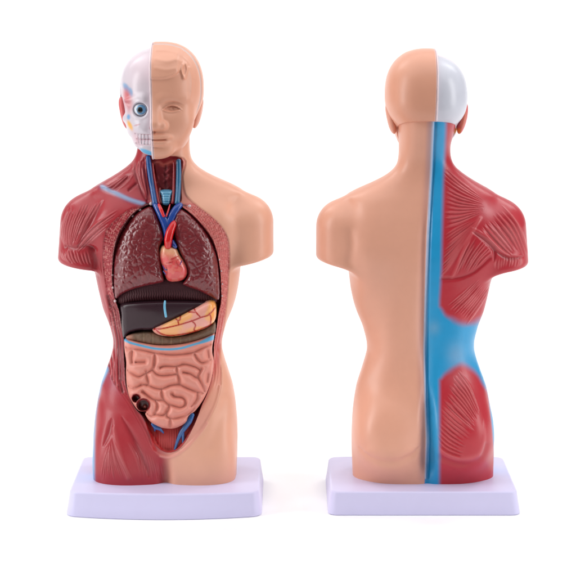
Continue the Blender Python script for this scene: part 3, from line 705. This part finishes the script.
# lungs: lobed, veined surface
def lung_h(seed):
    def h(u, v):
        q = np.stack([u + 2.0 * noise(np.stack([u, v, 0 * u], 1), .16), v + 2.0 * noise(np.stack([u, v, 0 * u + 5], 1), .16)], 1)
        a, b_ = worley(q * [1, .75], .19, seed); e = b_ - a
        a2, b2 = worley(q * [1, .8], .36, seed + 9); e2 = b2 - a2
        return .85 * np.clip(e, 0, .5) * 1.4 + .5 * np.clip(e2, 0, .4) + .2 * noise(np.stack([u, v, 0 * u], 1), .35)
    return h
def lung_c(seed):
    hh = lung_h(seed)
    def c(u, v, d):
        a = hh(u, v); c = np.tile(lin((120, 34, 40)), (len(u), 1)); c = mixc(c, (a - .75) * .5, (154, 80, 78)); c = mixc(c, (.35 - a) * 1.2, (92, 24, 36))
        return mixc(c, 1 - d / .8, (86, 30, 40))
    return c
LL = [(153, 208), (149, 206.5), (141, 210), (133, 216), (126, 225), (119.5, 237), (115, 252), (113.3, 270), (113.5, 286), (115.5, 298.5), (122, 294), (133, 289.3), (147.5, 285.6), (160, 283), (163.8, 280.5), (162.4, 273), (160.3, 261), (159.6, 248), (163, 240), (163.2, 235), (159, 220.5), (155.5, 212)]
RL = [(175, 211.5), (180, 208.8), (186, 211.5), (194, 217.5), (203, 226.6), (209.5, 236), (214.2, 247), (217.3, 259), (219, 273), (219.8, 286), (219, 299.5), (211, 296.8), (199, 291), (189, 287.3), (182.8, 284.4), (184.5, 281), (187.6, 275.5), (187.6, 270), (184.6, 262), (181, 255), (176.3, 243.6), (174.5, 235), (172.6, 222), (173, 215.5)]
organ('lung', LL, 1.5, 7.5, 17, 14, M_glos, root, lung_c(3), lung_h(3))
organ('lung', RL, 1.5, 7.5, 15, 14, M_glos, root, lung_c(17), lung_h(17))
# heart with its vessels
def heart_c(u, v, d):
    c = np.tile(lin((232, 168, 128)), (len(u), 1)); c = mixc(c, sstep(252, 264, v + .25 * (180 - u)), (224, 84, 84)); c = mixc(c, .5 * sstep(270, 281, v), (206, 70, 66))
    return mixc(c, .35 * (noise(np.stack([u, v, 0 * u], 1), .3) > .2), (236, 150, 130))
HP = [(162, 246), (168, 245), (175.6, 247), (180, 255), (184, 261), (187, 267.5), (187.3, 274), (183.5, 279.6), (176, 281.6), (168.7, 281), (165, 276), (162.6, 267.5), (160, 260), (159.6, 252)]
heart = organ('heart', HP, 2.0, 8.5, 12, 10, M_glos, root, heart_c, lambda u, v: .4 * noise(np.stack([u, v, 0 * u], 1), .25))
def surf(u, v, off): u = np.array(u, float); v = np.array(v, float); Y = Yb(u, v) + off; x, z = un(u, v, Y); return np.stack([x, Y, z], 1)
def vess(name, pts, offs, r, colr, parent, m=M_glos, flat=1.0, n=5):
    p = cr(pts, n); o_ = np.interp(np.linspace(0, 1, len(p)), np.linspace(0, 1, len(np.atleast_1d(offs))), np.atleast_1d(offs)); rr = np.interp(np.linspace(0, 1, len(p)), np.linspace(0, 1, len(np.atleast_1d(r))), np.atleast_1d(r))
    return tube(name, surf(p[:, 0], p[:, 1], 0) * 0 + np.stack([*(lambda Y: (un(p[:, 0], p[:, 1], Y)[0], Y, un(p[:, 0], p[:, 1], Y)[1]))(Yb(p[:, 0], p[:, 1]) + o_)], 1), rr, m, parent, colr, 12, flat)
RV, BV = (186, 22, 26), (38, 58, 140)
for pts in ([(167.5, 259.5), (172, 259), (178.5, 256)], [(165.5, 263), (170, 262.5), (179, 259.5)], [(175, 258), (177, 263), (182, 268)]): vess('coronary_artery', pts, [-3.8, -6.4, -4.5], [.35, .7, .3], RV, heart)
for pts in ([(174, 271.5), (178.5, 267), (182, 260.5)], [(177, 268), (180.5, 269)], [(162.8, 265.5), (165, 269.5), (169, 270)], [(163.2, 271), (166, 275)]): vess('coronary_vein', pts, [-4.8, -5.2, -3.2], [.3, .6, .3], BV, heart)
vess('aorta', [(168, 247), (168.2, 240), (170, 232), (173.5, 224), (174.5, 221)], [-3, -4.5, -4.0, -2.5, 2], [3.2, 4.0, 4.1, 3.4, 2.6], (212, 14, 18), root)
vess('vena_cava', [(154.5, 204), (158, 209), (162.5, 217), (166, 225), (167, 235), (166.5, 242)], [-1, -2, -1.5, -.5, .5, 2], [2.4, 3.3, 4.2, 4.6, 3.4, 2.6], (24, 66, 150), root)
vess('vena_cava', [(181, 204.5), (177, 208), (172.5, 215), (168, 226)], [-1, -2, -1.5, -.2], [2.6, 3.5, 4.2, 4.2], (24, 66, 150), root)
vess('pulmonary_vein', [(172.5, 241), (174, 245), (176, 247.5)], [0, -2.5, -2], [2.0, 2.4, 1.6], (30, 56, 140), root)
vess('brachiocephalic_artery', [(158.8, 204.5), (161, 209.5), (163.8, 216.5)], [-3.5, -5.6, -5.4], [1.4, 1.8, 1.3], (214, 24, 28), root)
vess('carotid_artery', [(170, 204.5), (168.4, 210), (166.2, 216.5)], [-3, -5.0, -5.2], [.6, .9, .8], (196, 30, 40), root)
# neck: windpipe, veins, arteries
def trach_c(u, v, d): return mixc(np.tile(lin((96, 166, 200)), (len(u), 1)), .9 * (np.abs(((v - 190) / 2.45) % 1 - .5) < .16), (36, 100, 140))
organ('trachea', [(160.3, 190.3), (172, 190.3), (171.2, 196), (169.3, 204.5), (162.8, 204.5), (161.4, 196)], 1.6, 3.4, 5.0, 5, M_glos, root, trach_c, lambda u, v: .5 * np.abs(np.sin((v - 190) / 2.45 * math.pi)), smooth=3)
VB = (30, 98, 150)
vess('jugular_vein', [(148, 156.5), (149, 165), (151, 180), (153, 192), (155, 204)], [1.5, .5, 0, -1, -1.5], [2.2, 2.6, 2.6, 2.5, 2.5], (28, 84, 150), root)
vess('jugular_vein', [(178.5, 160), (178.7, 172), (178.3, 188), (177.2, 203.5)], [1.5, .5, 0, -1.5], [2.3, 2.6, 2.6, 2.6], (34, 104, 146), root)
vess('carotid_artery', [(152, 163), (153.5, 176), (156, 190), (158.5, 203.5)], [2.2, 1, 1, -.5], [1.4, 1.7, 1.7, 1.5], (160, 22, 32), root)
vess('carotid_artery', [(174.3, 161), (174.2, 176), (173.8, 190), (172.6, 203.5)], [2.2, 1, 1, -.5], [1.3, 1.6, 1.6, 1.4], (150, 24, 34), root)
vess('thyroid_artery', [(160, 188), (159.3, 196), (161, 203.5)], [2, 1.5, 1], [1.0, 1.2, 1.1], (120, 26, 36), root)
# small white rib ends around the chest opening
for (uu, vv, r) in [(151, 203.8, 1.9), (139.8, 209.6, 1.4), (132.3, 215.8, 1.3), (124, 226.6, 1.1), (117.4, 239.8, 1.1), (114.2, 249.3, 1.1), (112.6, 262.5, 1.1), (112.4, 275, 1.1), (112.8, 287.6, 1.2), (115, 301, 1.4),
                    (189.6, 206.4, 2.0), (193.5, 213.6, .9), (200.3, 220.3, 1.2), (207, 228, 1.3), (212.8, 237.8, 1.8), (216.2, 249, 1.1), (219.2, 259.5, 1.0), (221.3, 271, .9), (222.3, 284, .9), (222, 296, .9)]:
    p = surf([uu], [vv], .4)[0]; lathe_ball('rib_end', p, r, M_bone, root, (222, 196, 198), .8, 12, 8)
# diaphragm, liver, stomach
def dia_c(u, v, d):
    c = np.tile(lin((66, 24, 32)), (len(u), 1)); s = .5 + .5 * np.sin(u * 2.6 + .8 * np.sin(v)); return mixc(c, .5 * s * sstep(288, 295, v), (112, 64, 70))
organ('diaphragm', [(117, 297), (130, 288), (150, 281), (176, 279), (196, 286), (216, 297), (213, 303.5), (190, 300.8), (160, 300.6), (135, 301.5), (120.5, 304.5)], 7, 3.0, 6, 9, M_cav, root, dia_c, lambda u, v: .35 * np.sin(u * 2.6 + .8 * np.sin(v)) * sstep(286, 292, v))
def liver_c(u, v, d): return mixc(np.tile(lin((52, 30, 38)), (len(u), 1)), .5 * np.clip(1 - d / 1.4, 0, 1), (24, 14, 22))
liver = organ('liver', [(120.8, 304.5), (135, 302), (160, 300.8), (190, 301), (211.5, 302.5), (205, 308), (190, 314), (170, 322), (158, 328.5), (150, 330.5), (140, 330.5), (130, 332.8), (123.5, 337.5), (121.6, 327), (121, 315)], 3.6, 4.5, 6, 12, M_dark, root, liver_c, lambda u, v: 6.5 * np.clip(1 - ((u - 158) / 44) ** 2, 0, 1) * (1 - .25 * ((v - 314) / 14) ** 2) + .3 * noise(np.stack([u, v, 0 * u], 1), .1))
vess('liver_ligament', [(165, 301), (164.6, 306), (165, 311), (166, 316.8)], [-8.0, -10.8, -11.0, -10.2], [1.0, 1.2, 1.2, 1.2], (104, 182, 216), liver)
SV = [cr(p, 4) for p in ([(154, 329.5), (165, 328), (178.5, 325), (192, 321), (201, 317.5), (208.5, 315), (215, 308)],
      [(154, 328), (160, 333), (168, 335.5), (180, 334.6), (193, 332), (205, 327.5), (212, 324)], [(193.5, 306.5), (195.5, 311.5), (200.5, 317.5)], [(188.8, 312), (194.5, 312.3)], [(180.5, 314.5), (180, 319.5), (178, 320.8), (179, 325)], [(176, 319), (178, 320.8)],
      [(191.5, 320.8), (195.5, 325), (194, 329.5), (196, 331)], [(209.5, 313.5), (211, 318), (210.5, 324)])]
def st_c(u, v, d):
    c = np.tile(lin((244, 176, 112)), (len(u), 1)); n = noise(np.stack([u, v * 1.6, 0 * u + 3], 1), .085)
    c = mixc(c, sstep(-.25, .3, n + .3 * np.sin(u * .23 + v * .2)), (238, 166, 150)); c = mixc(c, .9 * sstep(206, 213, u), (246, 168, 84))
    return mixc(c, strokes(u, v, SV, .75) * 1.4 - .1, (176, 16, 12))
stom = organ('stomach', [(152.5, 330), (156, 326.8), (165, 322.5), (180, 315.5), (195, 308), (206, 302.3), (212, 301.3), (215.5, 304.5), (216.3, 313), (214.5, 321), (207, 327.5), (193, 332.6), (178, 336), (166, 336.3), (157, 334.2)], -1.6, 9.0, 9, 14, M_glos, root, st_c, lambda u, v: .35 * strokes(u, v, SV, .9))
# colon band, blue tape, small intestine
def colon_c(u, v, d):
    c = np.tile(lin((122, 96, 78)), (len(u), 1)); c = mixc(c, .3 * (noise(np.stack([u, v, 0 * u], 1), .5) > .1), (88, 70, 54)); c = mixc(c, .8 * (1 - sstep(126, 136, u)), (206, 138, 118))
    c = mixc(c, .3 * (np.abs(((u - 148.3) / 9.2) % 1 - .5) < .035) * (u > 138) * (u < 190), (186, 164, 128)); return c
organ('transverse_colon', [(126, 337), (132, 334), (142, 332.5), (152, 332.5), (166, 337), (180, 336.5), (196, 332.5), (208, 327), (214.5, 323), (215.5, 328), (214, 333.5), (203, 338.5), (190, 342.5), (175, 344.8), (158, 345.2), (142, 342.8), (130, 340.5)], 1.2, 5.0, 5.5, 10, M_cav, root, colon_c, lambda u, v: .3 * np.sin(u * .68))
GR = [cr(p, 4) for p in ([(125, 346.5), (128, 348.2), (135.6, 349.2), (144.3, 350.8), (154.7, 353), (165, 354.4), (173.7, 355), (186.7, 353.7), (195.4, 351.5), (202.3, 348), (210, 344.8)],
  [(132.6, 351.5), (132, 357.6), (132.6, 362.8)], [(136, 362.2), (145, 362)], [(126, 369), (132, 373.2), (139, 376.7), (144.3, 374), (152, 369.7), (154.2, 363.6), (154.7, 355)], [(146, 371), (147, 376.7), (148.6, 383.6), (147, 385)],
  [(152.5, 369.7), (156.5, 374), (161.7, 375.6), (170, 375), (176, 374)], [(160, 367.6), (165, 366), (176.3, 366.3), (184, 364), (193.6, 366.3), (199.7, 369.7)], [(176.7, 366.3), (177, 371.5), (179, 378.4), (179, 384)],
  [(194.5, 354), (198, 360), (202.3, 362.8), (210, 360)], [(183, 372.3), (191, 374), (196.3, 377.5), (199.7, 372.3), (201.5, 369)], [(207.5, 351), (208.4, 358.5)], [(198, 377.5), (202, 385), (204, 391)], [(207.8, 374), (206.7, 382)],
  [(141, 384.6), (147, 384.6), (154.7, 388), (161.7, 389), (170, 385.5), (179, 384)], [(161.7, 389), (162.5, 397.6), (168.6, 404.6)], [(142.6, 391.5), (149.5, 396.8), (154.7, 399.8), (163.4, 400.2)], [(155.6, 400.7), (157.3, 406.3), (154.7, 414)],
  [(154.7, 414), (161.7, 415.4), (165, 414), (168.6, 408), (169.3, 404.6)], [(179, 384), (186.7, 388), (195.4, 391.5), (202, 393)], [(197, 392.4), (196.7, 398.5), (191, 406.3)], [(172, 394), (174.5, 396.3), (182.4, 397.6), (185.4, 401), (184.5, 405.4), (179.8, 407.6), (172.8, 405.4), (169.3, 404.6)],
  [(166.7, 411), (166.7, 414.5), (167.6, 417), (173.7, 418.5), (182.4, 416.3), (189.3, 413.2), (194, 408)], [(170.2, 418.5), (170, 427)], [(148, 414), (152, 416), (155, 414)], [(126, 385), (134, 388), (141, 385)])]
TAPE = cr([(124.8, 339.6), (128, 341.8), (134, 343.8), (144, 346.3), (153, 348.3), (162, 349.2), (172, 349.2), (182, 348), (192, 345), (202, 342), (213.5, 337.3)], 5)
def int_h(u, v):
    D = np.full(len(u), 0.)
    for p in GR:
        k = (u > p[:, 0].min() - 7) & (u < p[:, 0].max() + 7) & (v > p[:, 1].min() - 7) & (v < p[:, 1].max() + 7)
        if k.any(): d_, _ = segdist(u[k], v[k], p); D[k] += np.exp(-d_ / .75)
    D = -.75 * np.log(np.maximum(D, 1e-6)); D = np.clip(D + .3, 0, 9)
    t = np.clip(D / 5.6, 0, 1); h = 5.6 * np.sin(np.clip(D / 6.2, 0, 1) * math.pi / 2) ** .9 - 3.6
    h = h + .35 * noise(np.stack([u, v, 0 * u], 1), .22)
    for (a, b_, r) in ((136.2, 398.3, 4.6), (143.4, 405, 6.9)):
        q = np.hypot(u - a, (v - b_) * 1.05); h = np.where(q < r + .9, np.where(q < r - .3, -7.0 * sstep(r, r - 1.6, q) * 1.0, 1.6), h)
    q = np.hypot(u - 145, v - 406.5); h = h + 3.0 * np.exp(-(q / 1.5) ** 2)
    return h
def int_c(u, v, d):
    c = np.tile(lin((222, 144, 128)), (len(u), 1)); g = strokes(u, v, GR, 1.2); c = mixc(c, g * .2, (200, 112, 100))
    D, t = segdist(u, v, TAPE); wd = 1.15 + 1.1 * sstep(.86, .97, t) + .4 * (1 - sstep(.03, .1, t)); c = mixc(c, 1 - sstep(wd - .4, wd + .4, D), (92, 168, 208))
    c = mixc(c, .7 * np.exp(-((np.hypot(u - 140, (v - 402.5) * 1.1) - 11) / 1.4) ** 2) * (u < 150), (214, 120, 108))
    for (a, b_, r) in ((136.2, 398.3, 4.6), (143.4, 405, 6.9)):
        q = np.hypot(u - a, (v - b_) * 1.05); c = mixc(c, sstep(r + .8, r - .1, q), (112, 18, 22)); c = mixc(c, sstep(r - 1.6, r - 2.6, q), (64, 8, 10))
        c = mixc(c, .8 * np.exp(-((q - r + .6) / .5) ** 2), (176, 56, 54))
    q = np.hypot(u - 145, v - 406.5); c = mixc(c, 1.0 * np.exp(-(q / 1.5) ** 2), (150, 84, 74))
    return c
def top_pol(): return [(125, 338.6), (132, 339.6), (142, 342), (158, 344.4), (175, 344), (190, 341.5), (203, 337.5), (213.4, 333.5)]
organ('small_intestine', top_pol() + [(214, 338), (212.3, 346), (212.0, 354), (213.4, 361), (212.8, 372), (209.5, 386), (204, 398.5), (196, 410), (189, 416), (186.5, 422), (180, 426.3), (172, 428.6), (160, 427.3), (150, 421.5), (145.3, 414.5), (146, 411.5), (139, 411), (133.5, 404.5), (129, 396), (126.8, 386), (126, 374), (126.2, 362), (124.8, 352), (124.2, 344)],
      2.4, 8.0, 10, 12, M_skin, root, int_c, int_h, step=.62)
# iliac veins over the bladder
iv = vess('iliac_vein', [(192.5, 414), (189.5, 421), (184.5, 428), (181, 433), (177.5, 441), (174.8, 450)], [1.5, 1.5, 2.5, 3, 3.5, 3.5], [2.2, 2.7, 2.6, 2.2, 1.6, 1.0], (28, 88, 150), root)
vess('vein_branch', [(182.5, 431), (183, 438), (183.3, 447)], [3, 3.2, 3.4], [1.9, 1.5, .8], (28, 88, 150), iv)
iv = vess('iliac_vein', [(152, 423.5), (156, 427), (160, 429), (163.5, 433)], [3, 2, 2.6, 4], [1.6, 2.6, 1.7, .7], (28, 80, 146), root)
vess('vein_branch', [(154.5, 426), (154.8, 431)], [2.4, 4], [1.6, .8], (28, 80, 146), iv)

# ------------------------------------------------------------------ base
def base_mesh():
    n = 48; P = []; F = []
    def outline(hw, yf, yb, bow, r, ins):
        pts = []
        cs = [(hw - r, yb - r, 0), (-(hw - r), yb - r, 90), (-(hw - r), yf + r, 180), (hw - r, yf + r, 270)]
        for ci, (cx, cy, a0) in enumerate(cs):
            for k in range(9):
                a = math.radians(a0 + 90 * k / 8); pts.append([cx + (r - ins) * math.cos(a) * 1.0, cy + (r - ins) * math.sin(a)])
            if ci in (0, 2):
                x0, x1 = (hw - r, -(hw - r)) if ci == 0 else (-(hw - r), hw - r); y = (yb - ins) if ci == 0 else (yf + ins)
                for k in range(1, 24): t = k / 24; pts.append([x0 + (x1 - x0) * t, y])
        pts = np.array(pts); f = (pts[:, 1] < 0); pts[:, 1] -= f * bow * (1 - (pts[:, 0] / hw) ** 2) * sstep(0, -40, pts[:, 1]); return pts
    top = 23.0; rows = []
    prof_ = [(0.0, -.6, 94.6)] + [(0.8, 0, 94.6), (20.0, .2, 92.0)]
    lev = [(0.0, 1.0, 94.4), (0.6, .2, 94.6), (1.4, 0, 94.6), (10, 0, 93.2)]
    for k in range(8): a = math.radians(90 * k / 7); lev.append((top - 2.2 + 2.2 * math.sin(a), 2.2 * (1 - math.cos(a)), 91.8))
    for (z, ins, hw) in lev: q = outline(hw, -64 + (94.6 - hw) * .8, 62 - (94.6 - hw) * .5, 11 if z < 5 else 10.0 - 4.0 * z / 23, 9, ins); rows.append(np.column_stack([q, np.full(len(q), z)]))
    m = len(rows[0]); P = np.concatenate(rows)
    for i in range(len(rows) - 1):
        for k in range(m): F.append([i * m + k, i * m + (k + 1) % m, (i + 1) * m + (k + 1) % m, (i + 1) * m + k])
    F.append([(len(rows) - 1) * m + k for k in range(m)]); F.append(list(range(m))[::-1]); return P, F
P, F = base_mesh(); P[:, 0] += 2.6
M_base = mat('lavender_plastic', .42, .05, .4, (212, 208, 240), .04, 1500, .015, 0)
mesh_obj('base', P, F, M_base, root)
print('organs', round(time.time() - T0, 1))

# ------------------------------------------------------------------ the two models and the ground they stand on
def copy_tree(o, parent=None):
    c = o.copy(); C.objects.link(c); c.parent = parent
    for ch in list(o.children): copy_tree(ch, c)
    return c
root2 = copy_tree(root)
GRP = 'two anatomical torso models side by side'
root.location = ((AX - 288) * S, 0, 0)
root['label'] = 'half skin, half muscle torso model facing front, organs showing in its open chest and belly'
root2.location = ((BX - 288) * S, 0, 0); root2.rotation_euler = (0, 0, math.pi); root2.scale = (BK,) * 3
root2['label'] = 'torso model turned to show its back, half plain skin, half red muscle with blue stripe'
for r in (root, root2): r['category'] = 'anatomical model'; r['group'] = GRP
gm = bpy.data.meshes.new('ground'); G_ = 1.3; sweep = [(-0.29, 0.0), (0.3, 0.0), (1.0, 0.0)]
for k_ in range(1, 17): a_ = math.pi / 2 * k_ / 16; sweep.append((1.0 + .9 * math.sin(a_), .9 * (1 - math.cos(a_))))
sweep.append((1.9, 3.5))
gm.from_pydata([(x_, y_, z_) for (y_, z_) in sweep for x_ in (-G_, G_)], [], [(2 * k_, 2 * k_ + 1, 2 * k_ + 3, 2 * k_ + 2) for k_ in range(len(sweep) - 1)])
gm.polygons.foreach_set('use_smooth', [True] * len(gm.polygons))
go = bpy.data.objects.new('ground', gm); C.objects.link(go); go['kind'] = 'structure'
gm.materials.append(mat('white_studio_surface', .6, 0, .2, (250, 250, 250), 0, 200, .004))
print('done', round(time.time() - T0, 1))
